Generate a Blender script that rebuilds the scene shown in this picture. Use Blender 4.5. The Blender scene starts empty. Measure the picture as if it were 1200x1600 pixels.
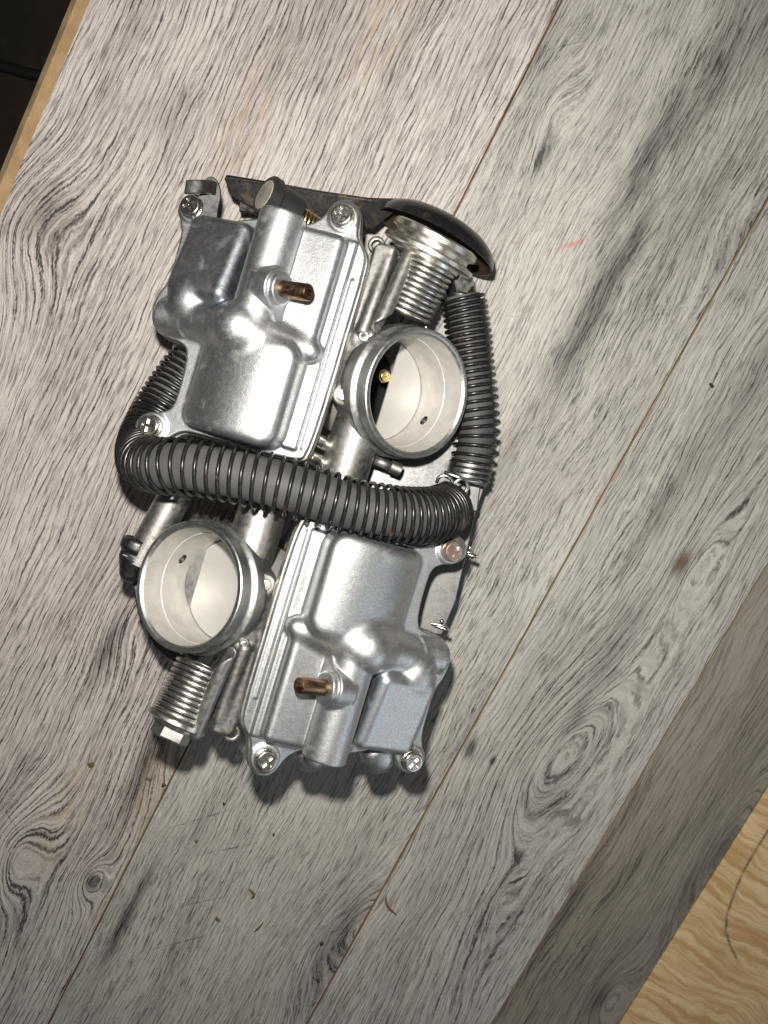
import bpy, bmesh, math, random
import numpy as np
from mathutils import Vector, Matrix

random.seed(7)
np.random.seed(7)
R = math.radians
scene = bpy.context.scene
COL = scene.collection

# ------------------------------------------------------------------ camera, world, lamps, exposure
S = 0.00025                    # metres per model unit
FPX = 1400.0                   # focal length, in units of a 1200 x 1600 frame
TILT = 10.0
CAM_H = 0.4115
CAM = Vector((0.0, 0.0, CAM_H))
CAMR = Matrix.Rotation(R(-TILT), 3, 'X')

cam_data = bpy.data.cameras.new('camera')
cam_data.sensor_fit = 'VERTICAL'
cam_data.sensor_height = 36.0
cam_data.sensor_width = 27.0
cam_data.lens = 36.0 * FPX / 1600.0
cam_data.clip_start = 0.01
cam_data.clip_end = 50.0
cam = bpy.data.objects.new('camera', cam_data)
COL.objects.link(cam)
cam.location = CAM
cam.rotation_euler = (R(-TILT), 0, 0)
scene.camera = cam

world = bpy.data.worlds.new('World')
scene.world = world
world.use_nodes = True
bg = world.node_tree.nodes['Background']
bg.inputs['Color'].default_value = (1.0, 0.95, 0.88, 1)
bg.inputs['Strength'].default_value = 0.05

lamp_data = bpy.data.lights.new('work_lamp', 'SPOT')
lamp_data.energy = 9.3
lamp_data.color = (1.0, 0.96, 0.90)
lamp_data.shadow_soft_size = 0.007
lamp_data.spot_size = R(125)
lamp_data.spot_blend = 1.0
lamp = bpy.data.objects.new('work_lamp', lamp_data)
COL.objects.link(lamp)
lamp.location = (-0.012, 0.042, 0.385)
lamp.rotation_euler = (Vector((-0.06, 0.0, 0.0)) - lamp.location).to_track_quat('-Z', 'Y').to_euler()

scene.cycles.use_adaptive_sampling = True
scene.cycles.adaptive_threshold = 0.02
scene.cycles.max_bounces = 5
scene.cycles.diffuse_bounces = 2
scene.cycles.glossy_bounces = 3
fill_data = bpy.data.lights.new('fill_panel', 'AREA')  # unseen fill light, added to put a cool reflection on the lower bowl
fill_data.shape = 'RECTANGLE'
fill_data.size, fill_data.size_y = .9, .6
fill_data.energy = 4.2
fill_data.color = (.84, .93, 1.0)
fill = bpy.data.objects.new('fill_panel', fill_data)
COL.objects.link(fill)
fill.location = (1.0, -.88, .66)
fill.rotation_euler = (Vector((0, 0, 0)) - fill.location).to_track_quat('-Z', 'Y').to_euler()

vs = scene.view_settings
vs.view_transform = 'Standard'
vs.look = 'None'
vs.exposure = 0.0
vs.gamma = 1.0
vs.use_curve_mapping = False

# ------------------------------------------------------------------ where a picture point lies in the place
def ray(px, py):
    return CAMR @ Vector(((px - 600) / FPX, (800 - py) / FPX, -1.0))

def on_table(px, py, z=0.0):
    d = ray(px, py)
    return CAM + d * ((z - CAM.z) / d.z)

OPX, OPY = 475.0, 765.0
_d = ray(OPX, OPY)
OBJ_O = CAM + _d * (FPX * S)
_z = Vector((-_d.x * 0.95, -_d.y * 0.95, -_d.z)).normalized()
_x = Vector((1, 0, 0)); _x = (_x - _z * _x.dot(_z)).normalized()
_y = _z.cross(_x)
ROOT_M = Matrix(((_x.x, _y.x, _z.x, OBJ_O.x), (_x.y, _y.y, _z.y, OBJ_O.y), (_x.z, _y.z, _z.z, OBJ_O.z), (0, 0, 0, 1)))
ROOT_I = ROOT_M.inverted()

def W(px, py, Z):
    """picture point -> assembly coordinates (model units) at height Z"""
    o = ROOT_I @ CAM
    d = ROOT_I.to_3x3() @ ray(px, py)
    t = (Z * S - o.z) / d.z
    return (o + d * t) / S

TAU = 14.0
ROTZ = -16.73
piv = Matrix.Rotation(R(-ROTZ), 3, 'Z') @ W(420, 530, 0)
CARB_U = Matrix.Rotation(R(ROTZ), 4, 'Z') @ Matrix.Translation(piv) @ Matrix.Rotation(R(-TAU), 4, 'Y')
CARB_L = Matrix.Rotation(R(180), 4, 'Z') @ CARB_U
CU_I, CL_I = CARB_U.inverted(), CARB_L.inverted()

def _ray_root(px, py):
    o = (ROOT_I @ CAM) / S
    d = ROOT_I.to_3x3() @ ray(px, py)
    return o, d

def _hit(M, px, py, z):
    o, d = _ray_root(px, py)
    o = M @ o; d = M.to_3x3() @ d
    return o + d * ((z - o.z) / d.z)

def K(px, py, z):
    """casting coordinates (either carburettor) at height z above the bowl flange"""
    return np.array((_hit(CU_I, px, py, z) + _hit(CL_I, 950 - px, 1530 - py, z)) / 2)

def q(b, a, z):
    return K(430 + .958 * b + .288 * a, 530 + .288 * b - .958 * a, z)

def KR(px, py, Z):
    """same, but at assembly height Z"""
    return np.array((CU_I @ W(px, py, Z) + CL_I @ W(950 - px, 1530 - py, Z)) / 2)

def KU(px, py, Z):
    return np.array(CU_I @ W(px, py, Z))

def KL(px, py, Z):
    return np.array(CL_I @ W(px, py, Z))

def nrm(v):
    v = np.asarray(v, float)
    return v / np.linalg.norm(v)

# ------------------------------------------------------------------ node helpers
class NT:
    def __init__(self, name):
        self.mat = bpy.data.materials.new(name)
        self.mat.use_nodes = True
        self.t = self.mat.node_tree
        self.t.nodes.clear()
        self.out = self.t.nodes.new('ShaderNodeOutputMaterial')
        self.b = self.t.nodes.new('ShaderNodeBsdfPrincipled')
        self.t.links.new(self.b.outputs[0], self.out.inputs[0])
    def put(self, sock, v):
        if v is None:
            return
        if hasattr(v, 'is_output') or hasattr(v, 'links'):
            self.t.links.new(v, sock)
        else:
            sock.default_value = v
    def m(self, op, a, b=None, c=None, clamp=False):
        n = self.t.nodes.new('ShaderNodeMath'); n.operation = op; n.use_clamp = clamp
        self.put(n.inputs[0], a); self.put(n.inputs[1], b); self.put(n.inputs[2], c)
        return n.outputs[0]
    def obj(self):
        return self.t.nodes.new('ShaderNodeTexCoord').outputs['Object']
    def rnd(self):
        r = self.t.nodes.new('ShaderNodeObjectInfo').outputs['Random']
        return self.xyz(r, self.m('MULTIPLY', r, .37), self.m('MULTIPLY', r, .71))
    def vadd(self, a, b):
        n = self.t.nodes.new('ShaderNodeVectorMath'); n.operation = 'ADD'
        self.put(n.inputs[0], a); self.put(n.inputs[1], b); return n.outputs[0]
    def sep(self, v):
        n = self.t.nodes.new('ShaderNodeSeparateXYZ'); self.put(n.inputs[0], v); return n.outputs
    def xyz(self, x=0.0, y=0.0, z=0.0):
        n = self.t.nodes.new('ShaderNodeCombineXYZ')
        self.put(n.inputs[0], x); self.put(n.inputs[1], y); self.put(n.inputs[2], z); return n.outputs[0]
    def noise(self, vec, scale, detail=2.0, rough=0.5, dist=0.0):
        n = self.t.nodes.new('ShaderNodeTexNoise')
        self.put(n.inputs['Vector'], vec); self.put(n.inputs['Scale'], scale)
        n.inputs['Detail'].default_value = detail; n.inputs['Roughness'].default_value = rough
        n.inputs['Distortion'].default_value = dist
        return n.outputs['Fac']
    def step(self, v, a, b, lo=0.0, hi=1.0):
        n = self.t.nodes.new('ShaderNodeMapRange'); n.interpolation_type = 'SMOOTHSTEP'
        self.put(n.inputs[0], v)
        n.inputs[1].default_value = a; n.inputs[2].default_value = b
        n.inputs[3].default_value = lo; n.inputs[4].default_value = hi
        return n.outputs[0]
    def mix(self, f, a, b):
        n = self.t.nodes.new('ShaderNodeMix'); n.data_type = 'RGBA'
        self.put(n.inputs[0], f)
        self.put(n.inputs[6], a if hasattr(a, 'links') else (*a, 1)); self.put(n.inputs[7], b if hasattr(b, 'links') else (*b, 1))
        return n.outputs[2]
    def mul(self, a, c):
        n = self.t.nodes.new('ShaderNodeMix'); n.data_type = 'RGBA'; n.blend_type = 'MULTIPLY'
        n.inputs[0].default_value = 1.0
        self.put(n.inputs[6], a); self.put(n.inputs[7], (*c, 1)); return n.outputs[2]
    def bump(self, h, strength, dist):
        n = self.t.nodes.new('ShaderNodeBump')
        n.inputs['Strength'].default_value = strength; n.inputs['Distance'].default_value = dist
        self.put(n.inputs['Height'], h)
        self.t.links.new(n.outputs[0], self.b.inputs['Normal'])
    def set(self, **k):
        for key, v in k.items():
            s = self.b.inputs[key.replace('_', ' ')]
            if isinstance(v, tuple) and len(v) == 3:
                v = (*v, 1)
            self.put(s, v)

def metal(name, c1, c2, r1, r2, scale=500.0, grain=1900.0, bump=0.12, metallic=1.0, stain=None, stain_amt=(0.62, 0.75), speck=.34):
    n = NT(name)
    o = n.vadd(n.obj(), n.rnd())
    big = n.noise(o, scale * 0.12, 4, 0.6)
    fine = n.noise(o, grain, 3, 0.7)
    med = n.noise(o, scale, 5, 0.65)
    f = n.m('ADD', n.m('MULTIPLY', big, 0.6), n.m('MULTIPLY', med, 0.4))
    f = n.step(f, 0.35, 0.65)
    col = n.mix(f, c1, c2)
    sp = n.step(fine, 0.35, 0.65)
    col = n.mix(n.m('MULTIPLY', sp, speck), col, tuple(x * 0.55 for x in c1))
    dn = n.step(n.noise(o, scale * 1.6, 4, .7, .6), .64, .72)
    col = n.mix(n.m('MULTIPLY', dn, .35), col, tuple(min(1.0, x * 1.5) for x in c2))
    if stain:
        st = n.step(n.noise(o, scale * 0.2, 5, 0.65, 0.4), *stain_amt)
        col = n.mix(n.m('MULTIPLY', st, 0.75), col, stain)
        n.set(Metallic=n.m('MULTIPLY_ADD', st, -0.6 * metallic, metallic))
    else:
        n.set(Metallic=metallic)
    rr = n.m('ADD', n.step(med, 0.3, 0.7, r1, r2), n.m('MULTIPLY', n.m('SUBTRACT', fine, 0.5), 0.15))
    n.set(Base_Color=col, Roughness=rr)
    if bump:
        h = n.m('ADD', n.m('MULTIPLY', fine, 0.6), n.m('MULTIPLY', med, 0.5))
        n.bump(h, bump, 0.0004)
    return n.mat

M = {}
M['bowl'] = metal('cast_aluminium_bowl', (.43, .435, .44), (.56, .565, .57), .38, .50, bump=.2, stain=(.24, .225, .20), stain_amt=(.64, .8))
M['body'] = metal('cast_aluminium_body', (.33, .322, .305), (.48, .47, .45), .42, .56, bump=.25, stain=(.15, .125, .10), stain_amt=(.56, .72))
M['bell'] = metal('intake_rim_aluminium', (.42, .42, .41), (.55, .55, .53), .38, .5, bump=.15, stain=(.2, .18, .16))
M['screw'] = metal('zinc_screw', (.55, .53, .49), (.70, .68, .63), .22, .36, bump=.05, stain=(.25, .2, .14), stain_amt=(.6, .75))
M['rusty'] = metal('rusty_screw', (.34, .27, .22), (.62, .58, .52), .3, .5, bump=.1, stain=(.13, .06, .04), stain_amt=(.50, .60))
M['spring'] = metal('spring_steel', (.66, .645, .61), (.76, .745, .71), .25, .38, bump=.03)
M['brass'] = metal('aged_brass', (.15, .098, .058), (.25, .17, .10), .3, .45, bump=.1, stain=(.13, .07, .04), stain_amt=(.52, .7))
M['gold'] = metal('brass_wire', (.72, .55, .26), (.62, .5, .3), .25, .35, bump=.03)
M['steel'] = metal('grey_steel_plate', (.20, .20, .20), (.30, .295, .28), .42, .58, bump=.08, stain=(.12, .11, .10), stain_amt=(.55, .7))
M['darksteel'] = metal('dark_steel', (.10, .10, .098), (.19, .185, .175), .38, .52, bump=.08, stain=(.08, .06, .045))
M['black'] = metal('black_lacquer', (.007, .007, .008), (.014, .013, .013), .16, .28, bump=.05, metallic=0.0, stain=(.05, .04, .03), stain_amt=(.6, .75))
M['worn'] = metal('worn_black_steel', (.020, .020, .020), (.036, .034, .031), .2, .34, bump=.08, metallic=.1, stain=(.10, .075, .05), stain_amt=(.5, .66))
M['rustin'] = metal('brown_inner_steel', (.05, .032, .02), (.10, .065, .04), .5, .7, bump=.15, metallic=.4)
M['gasket'] = metal('dark_gasket', (.03, .03, .028), (.07, .065, .06), .6, .8, bump=.1, metallic=0)
M['void'] = metal('dark_bore_depth', (.006, .006, .006), (.012, .011, .01), .6, .8, bump=0, metallic=0)  # black colour stands in for the shade deep in the bore
M['wirecoil'] = metal('black_coil_wire', (.008, .0075, .007), (.018, .016, .014), .24, .38, bump=.06, metallic=0.0, stain=(.09, .06, .045), stain_amt=(.58, .72))
M['zincplate'] = metal('yellowed_zinc', (.62, .60, .54), (.72, .70, .65), .28, .42, bump=.06, stain=(.3, .24, .15), stain_amt=(.55, .72))

def rubber():
    n = NT('grey_rubber_hose')
    o = n.obj()
    a = n.noise(o, 70, 4, .6); f = n.noise(o, 2500, 3, .6)
    col = n.mix(n.step(a, .35, .65), (.055, .054, .054), (.085, .083, .082))
    col = n.mix(n.step(f, .55, .75), col, (.115, .113, .11))
    n.set(Base_Color=col, Roughness=.62)
    n.b.inputs['Specular IOR Level'].default_value = .35
    n.bump(f, .15, .0003)
    return n.mat
M['hose'] = rubber()

def blackrubber():
    n = NT('black_rubber')
    o = n.obj()
    a = n.noise(o, 260, 4, .6)
    n.set(Base_Color=n.mix(a, (.010, .010, .010), (.026, .025, .024)), Roughness=.46)
    n.bump(a, .2, .0004)
    return n.mat
M['brubber'] = blackrubber()

def bore():
    """machined bore: fine turning marks round the axis (local Z of the bell)"""
    n = NT('machined_bore')
    o = n.obj()
    x, y, z = n.sep(o)
    t = n.noise(n.xyz(0.0, 0.0, n.m('MULTIPLY', z, 1.0)), 9000, 2, .7)
    g = n.noise(o, 180, 4, .6); f = n.noise(o, 3000, 2, .6)
    col = n.mix(n.step(g, .3, .7), (.52, .50, .465), (.61, .59, .55))
    col = n.mix(n.m('MULTIPLY', n.step(f, .62, .74), .35), col, (.3, .27, .23))
    col = n.mix(n.m('MULTIPLY', n.step(n.noise(o, 260, 5, .7, 1.0), .56, .72), .45), col, (.36, .30, .23))
    n.set(Base_Color=col, Metallic=.35, Roughness=n.m('MULTIPLY_ADD', t, .12, .46))
    n.bump(t, .12, .0002)
    return n.mat
M['bore'] = bore()

# ------------------------------------------------------------------ mesh helpers
def mesh_obj(name, verts, faces, mat, parent=None, smooth=True, sharp=None, mw=None, mats=None, fmat=None):
    me = bpy.data.meshes.new(name)
    v = np.asarray(verts, float) * S
    me.from_pydata(v.tolist(), [], faces if isinstance(faces, list) else faces.tolist())
    me.materials.append(mat)
    for mm in (mats or []):
        me.materials.append(mm)
    if fmat is not None:
        me.polygons.foreach_set('material_index', np.asarray(fmat, np.int32))
    me.polygons.foreach_set('use_smooth', [smooth] * len(me.polygons))
    me.update()
    if sharp:
        me.set_sharp_from_angle(angle=R(sharp))
    o = bpy.data.objects.new(name, me)
    COL.objects.link(o)
    if parent:
        o.parent = parent
    return o

def inst(name, me, mat4, parent):
    o = bpy.data.objects.new(name, me)
    COL.objects.link(o)
    o.parent = parent
    m = mat4.copy()
    m.translation = m.translation * S
    o.matrix_local = m
    return o

def frame(p, z, roll=0.0):
    """matrix with origin p and local Z along z (model units)"""
    z = Vector(nrm(z))
    m = z.to_track_quat('Z', 'Y').to_matrix().to_4x4() @ Matrix.Rotation(R(roll), 4, 'Z')
    m.translation = Vector(p)
    return m

def spline(pts, n):
    """Catmull-Rom through pts, resampled evenly"""
    P = np.asarray(pts, float)
    P = np.vstack([2 * P[0] - P[1], P, 2 * P[-1] - P[-2]])
    out = []
    for i in range(1, len(P) - 2):
        p0, p1, p2, p3 = P[i - 1:i + 3]
        t = np.linspace(0, 1, 40, endpoint=False)[:, None]
        out.append(.5 * ((2 * p1) + (-p0 + p2) * t + (2 * p0 - 5 * p1 + 4 * p2 - p3) * t ** 2 + (-p0 + 3 * p1 - 3 * p2 + p3) * t ** 3))
    out.append(P[-2][None])
    Q = np.vstack(out)
    s = np.concatenate([[0], np.cumsum(np.linalg.norm(np.diff(Q, axis=0), axis=1))])
    u = np.linspace(0, s[-1], n)
    return np.stack([np.interp(u, s, Q[:, k]) for k in range(3)], 1), s[-1]

def frames(Q):
    T = np.gradient(Q, axis=0)
    T /= np.linalg.norm(T, axis=1)[:, None]
    n0 = np.cross(T[0], [0, 0, 1.0])
    if np.linalg.norm(n0) < 1e-3:
        n0 = np.cross(T[0], [0, 1.0, 0])
    N = [nrm(n0)]
    for i in range(1, len(Q)):
        v = N[-1] - T[i] * np.dot(N[-1], T[i])
        N.append(nrm(v))
    N = np.array(N)
    return T, N, np.cross(T, N)

def sweep(Q, r, seg=12, cap=True):
    T, N, B = frames(Q)
    r = np.broadcast_to(np.asarray(r, float), (len(Q),))
    th = np.linspace(0, 2 * np.pi, seg, endpoint=False)
    V = Q[:, None] + r[:, None, None] * (np.cos(th)[None, :, None] * N[:, None] + np.sin(th)[None, :, None] * B[:, None])
    V = V.reshape(-1, 3)
    F = []
    for i in range(len(Q) - 1):
        for j in range(seg):
            k = (j + 1) % seg
            F.append((i * seg + j, i * seg + k, (i + 1) * seg + k, (i + 1) * seg + j))
    if cap:
        F.append(tuple(range(seg - 1, -1, -1)))
        F.append(tuple((len(Q) - 1) * seg + j for j in range(seg)))
    return V, F

def lathe(profile, seg=64):
    """profile of (radius, z); closes poles where radius is 0"""
    V, F, rows = [], [], []
    for r, z in profile:
        if r <= 1e-6:
            rows.append([len(V)]); V.append((0, 0, z))
        else:
            i0 = len(V)
            for j in range(seg):
                t = 2 * math.pi * j / seg
                V.append((r * math.cos(t), r * math.sin(t), z))
            rows.append(list(range(i0, i0 + seg)))
    for A, B in zip(rows[:-1], rows[1:]):
        for j in range(seg):
            k = (j + 1) % seg
            if len(A) == 1 and len(B) == 1:
                continue
            if len(A) == 1:
                F.append((A[0], B[k], B[j]))
            elif len(B) == 1:
                F.append((A[j], A[k], B[0]))
            else:
                F.append((A[j], A[k], B[k], B[j]))
    return V, F

def prism(poly, z0, z1):
    n = len(poly)
    V = [(x, y, z0) for x, y in poly] + [(x, y, z1) for x, y in poly]
    F = [tuple(range(n - 1, -1, -1)), tuple(range(n, 2 * n))]
    for i in range(n):
        j = (i + 1) % n
        F.append((i, j, n + j, n + i))
    return V, F

# ------------------------------------------------------------------ solid castings: distance fields turned into surfaces
def d_cyl(X, Y, Z, p, e, r, rnd=2.0):
    p, e = np.asarray(p, float), np.asarray(e, float)
    d = e - p; L = np.linalg.norm(d); d = d / L
    ax, ay, az = X - p[0], Y - p[1], Z - p[2]
    t = ax * d[0] + ay * d[1] + az * d[2]
    rad = np.sqrt(np.maximum(ax * ax + ay * ay + az * az - t * t, 1e-9))
    dx = rad - r + rnd; dy = np.abs(t - L / 2) - L / 2 + rnd
    return np.minimum(np.maximum(dx, dy), 0) + np.hypot(np.maximum(dx, 0), np.maximum(dy, 0)) - rnd

def d_cap(X, Y, Z, p, e, r1, r2=None):
    r2 = r1 if r2 is None else r2
    p, e = np.asarray(p, float), np.asarray(e, float)
    d = e - p; L2 = float(np.dot(d, d))
    ax, ay, az = X - p[0], Y - p[1], Z - p[2]
    t = np.clip((ax * d[0] + ay * d[1] + az * d[2]) / L2, 0, 1)
    return np.sqrt((ax - d[0] * t) ** 2 + (ay - d[1] * t) ** 2 + (az - d[2] * t) ** 2) - (r1 + (r2 - r1) * t)

def d_box(X, Y, Z, c, h, rnd=4.0, ry=0.0, rx=0.0, rz=0.0):
    x, y, z = X - c[0], Y - c[1], Z - c[2]
    if rz:
        s, k = math.sin(R(rz)), math.cos(R(rz)); x, y = x * k + y * s, -x * s + y * k
    if ry:
        s, k = math.sin(R(ry)), math.cos(R(ry)); x, z = x * k - z * s, x * s + z * k
    if rx:
        s, k = math.sin(R(rx)), math.cos(R(rx)); y, z = y * k + z * s, -y * s + z * k
    qx, qy, qz = np.abs(x) - h[0] + rnd, np.abs(y) - h[1] + rnd, np.abs(z) - h[2] + rnd
    return np.sqrt(np.maximum(qx, 0) ** 2 + np.maximum(qy, 0) ** 2 + np.maximum(qz, 0) ** 2) + np.minimum(np.maximum(qx, np.maximum(qy, qz)), 0) - rnd

def d_sph(X, Y, Z, c, r, sz=1.0):
    return np.sqrt((X - c[0]) ** 2 + (Y - c[1]) ** 2 + ((Z - c[2]) / sz) ** 2) - r

def d_poly(X, Y, poly):
    """signed distance to a closed 2-D outline"""
    P = np.asarray(poly, float)
    X, Y = np.broadcast_arrays(X, Y)
    d = np.full(X.shape, 1e18); s = np.ones(X.shape)
    n = len(P)
    for i in range(n):
        a, b = P[i], P[i - 1]
        ex, ey = b - a
        wx, wy = X - a[0], Y - a[1]
        t = np.clip((wx * ex + wy * ey) / (ex * ex + ey * ey), 0, 1)
        d = np.minimum(d, (wx - ex * t) ** 2 + (wy - ey * t) ** 2)
        c1 = Y >= a[1]; c2 = Y < b[1]; c3 = ex * wy > ey * wx
        s = np.where((c1 & c2 & c3) | (~c1 & ~c2 & ~c3), -s, s)
    return s * np.sqrt(d)

def d_slab(dp, Z, z0, z1, rnd=2.0):
    dz = np.abs(Z - (z0 + z1) / 2) - (z1 - z0) / 2 + rnd
    dx = dp + rnd
    return np.minimum(np.maximum(dx, dz), 0) + np.sqrt(np.maximum(dx, 0) ** 2 + np.maximum(dz, 0) ** 2) - rnd

def su(a, b, k):
    h = np.clip(.5 + .5 * (b - a) / k, 0, 1)
    return b + (a - b) * h - k * h * (1 - h)

def ss(a, b, k):
    return -su(-a, b, k)

def solid(f, lo, hi, step):
    ax = [np.arange(lo[i], hi[i] + step, step, dtype=np.float64) for i in range(3)]
    D = np.asarray(f(ax[0][:, None, None], ax[1][None, :, None], ax[2][None, None, :]))
    D = np.broadcast_to(D, tuple(len(a) for a in ax))
    ins = D < 0
    c = np.zeros(tuple(n - 1 for n in D.shape), np.int8)
    for i in (0, 1):
        for j in (0, 1):
            for k in (0, 1):
                c += ins[i:i + c.shape[0], j:j + c.shape[1], k:k + c.shape[2]]
    act = (c > 0) & (c < 8)
    I = np.argwhere(act)
    idx = np.full(c.shape, -1, np.int64); idx[act] = np.arange(len(I))
    acc = np.zeros((len(I), 3)); cnt = np.zeros(len(I))
    corners = [(i, j, k) for i in (0, 1) for j in (0, 1) for k in (0, 1)]
    for a in corners:
        for axis in range(3):
            if a[axis] == 0:
                b = list(a); b[axis] = 1
                v0 = D[I[:, 0] + a[0], I[:, 1] + a[1], I[:, 2] + a[2]]
                v1 = D[I[:, 0] + b[0], I[:, 1] + b[1], I[:, 2] + b[2]]
                m = (v0 < 0) != (v1 < 0)
                t = v0[m] / (v0[m] - v1[m])
                p = np.tile(np.array(a, float), (m.sum(), 1)); p[:, axis] = t
                acc[m] += p; cnt[m] += 1
    V = (I + acc / cnt[:, None]) * step + np.array([a[0] for a in ax])
    F = []
    for axis in range(3):
        u, w = [(1, 2), (2, 0), (0, 1)][axis]
        sl0 = [slice(None)] * 3; sl1 = [slice(None)] * 3
        sl0[axis] = slice(0, -1); sl1[axis] = slice(1, None)
        e = ins[tuple(sl0)] != ins[tuple(sl1)]
        E = np.argwhere(e)
        ok = (E[:, u] > 0) & (E[:, w] > 0) & (E[:, u] < D.shape[u] - 1) & (E[:, w] < D.shape[w] - 1)
        E = E[ok]
        s = ins[E[:, 0], E[:, 1], E[:, 2]]
        def cell(du, dw):
            q_ = E.copy(); q_[:, u] -= du; q_[:, w] -= dw
            return idx[q_[:, 0], q_[:, 1], q_[:, 2]]
        quad = np.stack([cell(1, 1), cell(0, 1), cell(0, 0), cell(1, 0)], 1)
        quad[~s] = quad[~s][:, ::-1]
        F.append(quad)
    F = np.vstack(F)
    h = 0.3
    for _ in range(2):                       # settle the points on the true surface
        x, y, z = V.T
        f0 = f(x, y, z)
        g = np.stack([f(x + h, y, z) - f0, f(x, y + h, z) - f0, f(x, y, z + h) - f0], 1) / h
        gg = np.maximum((g * g).sum(1), .25)
        mv = -(f0 / gg)[:, None] * g
        ln = np.linalg.norm(mv, axis=1)
        mv *= np.minimum(1, step * .6 / np.maximum(ln, 1e-9))[:, None]
        V = V + mv
    return V, F

def chaikin(poly, n=2, ratio=.25):
    P = np.asarray(poly, float)
    for _ in range(n):
        A = P; B = np.roll(P, -1, axis=0)
        P = np.stack([A * (1 - ratio) + B * ratio, A * ratio + B * (1 - ratio)], 1).reshape(-1, 2)
    return P

def tag(o, label, cat=None, group=None, kind=None):
    o['label'] = label
    if cat: o['category'] = cat
    if group: o['group'] = group
    if kind: o['kind'] = kind
    return o

# ------------------------------------------------------------------ the bench: laminate planks on a plywood sheet, dark floor below
SEAMS = [((142, 0), (0, 333)), ((870, 0), (720, 325), (277, 1205), (76, 1596)), ((1200, 333), (1096, 500), (800, 1000), (647, 1298), (484, 1596)),
         ((1121, 1000), (775, 1600)), ((1200, 1229), (967, 1600))]
def fit_dir():
    best = None
    L = [np.array([on_table(*c)[:2] for c in ln]) for ln in SEAMS]
    for k in range(2400, 3000, 4):
        a = R(k / 100)
        e = sum(float(np.var(l @ np.array((math.cos(a), -math.sin(a)))) * len(l)) for l in L)
        if best is None or e < best[0]:
            best = (e, a)
    return best[1]
PA = fit_dir()
DU = Vector((math.sin(PA), math.cos(PA), 0)); DV = Vector((math.cos(PA), -math.sin(PA), 0))
def uv(px, py):
    p = on_table(px, py)
    return p.dot(DU) * 1000, p.dot(DV) * 1000
OFF = []
for ln in SEAMS:
    o = [uv(*c)[1] for c in ln]
    OFF.append(sum(o) / len(o))

def gauss(n, u, v, cu, cv, su_, sv_, rot=0.0):
    du = n.m('SUBTRACT', u, cu); dv = n.m('SUBTRACT', v, cv)
    if rot:
        c, s = math.cos(R(rot)), math.sin(R(rot))
        du, dv = n.m('ADD', n.m('MULTIPLY', du, c), n.m('MULTIPLY', dv, s)), n.m('ADD', n.m('MULTIPLY', du, -s), n.m('MULTIPLY', dv, c))
    a = n.m('POWER', n.m('ABSOLUTE', n.m('DIVIDE', du, su_)), 2.0); b = n.m('POWER', n.m('ABSOLUTE', n.m('DIVIDE', dv, sv_)), 2.0)
    return n.m('EXPONENT', n.m('MULTIPLY', n.m('ADD', a, b), -1.0))

def segment(n, u, v, p, e, w):
    """thin scratch from p to e"""
    (u0, v0), (u1, v1) = uv(*p), uv(*e)
    L = math.hypot(u1 - u0, v1 - v0); ang = math.degrees(math.atan2(v1 - v0, u1 - u0))
    return gauss(n, u, v, (u0 + u1) / 2, (v0 + v1) / 2, L * .5, w, ang)

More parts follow.
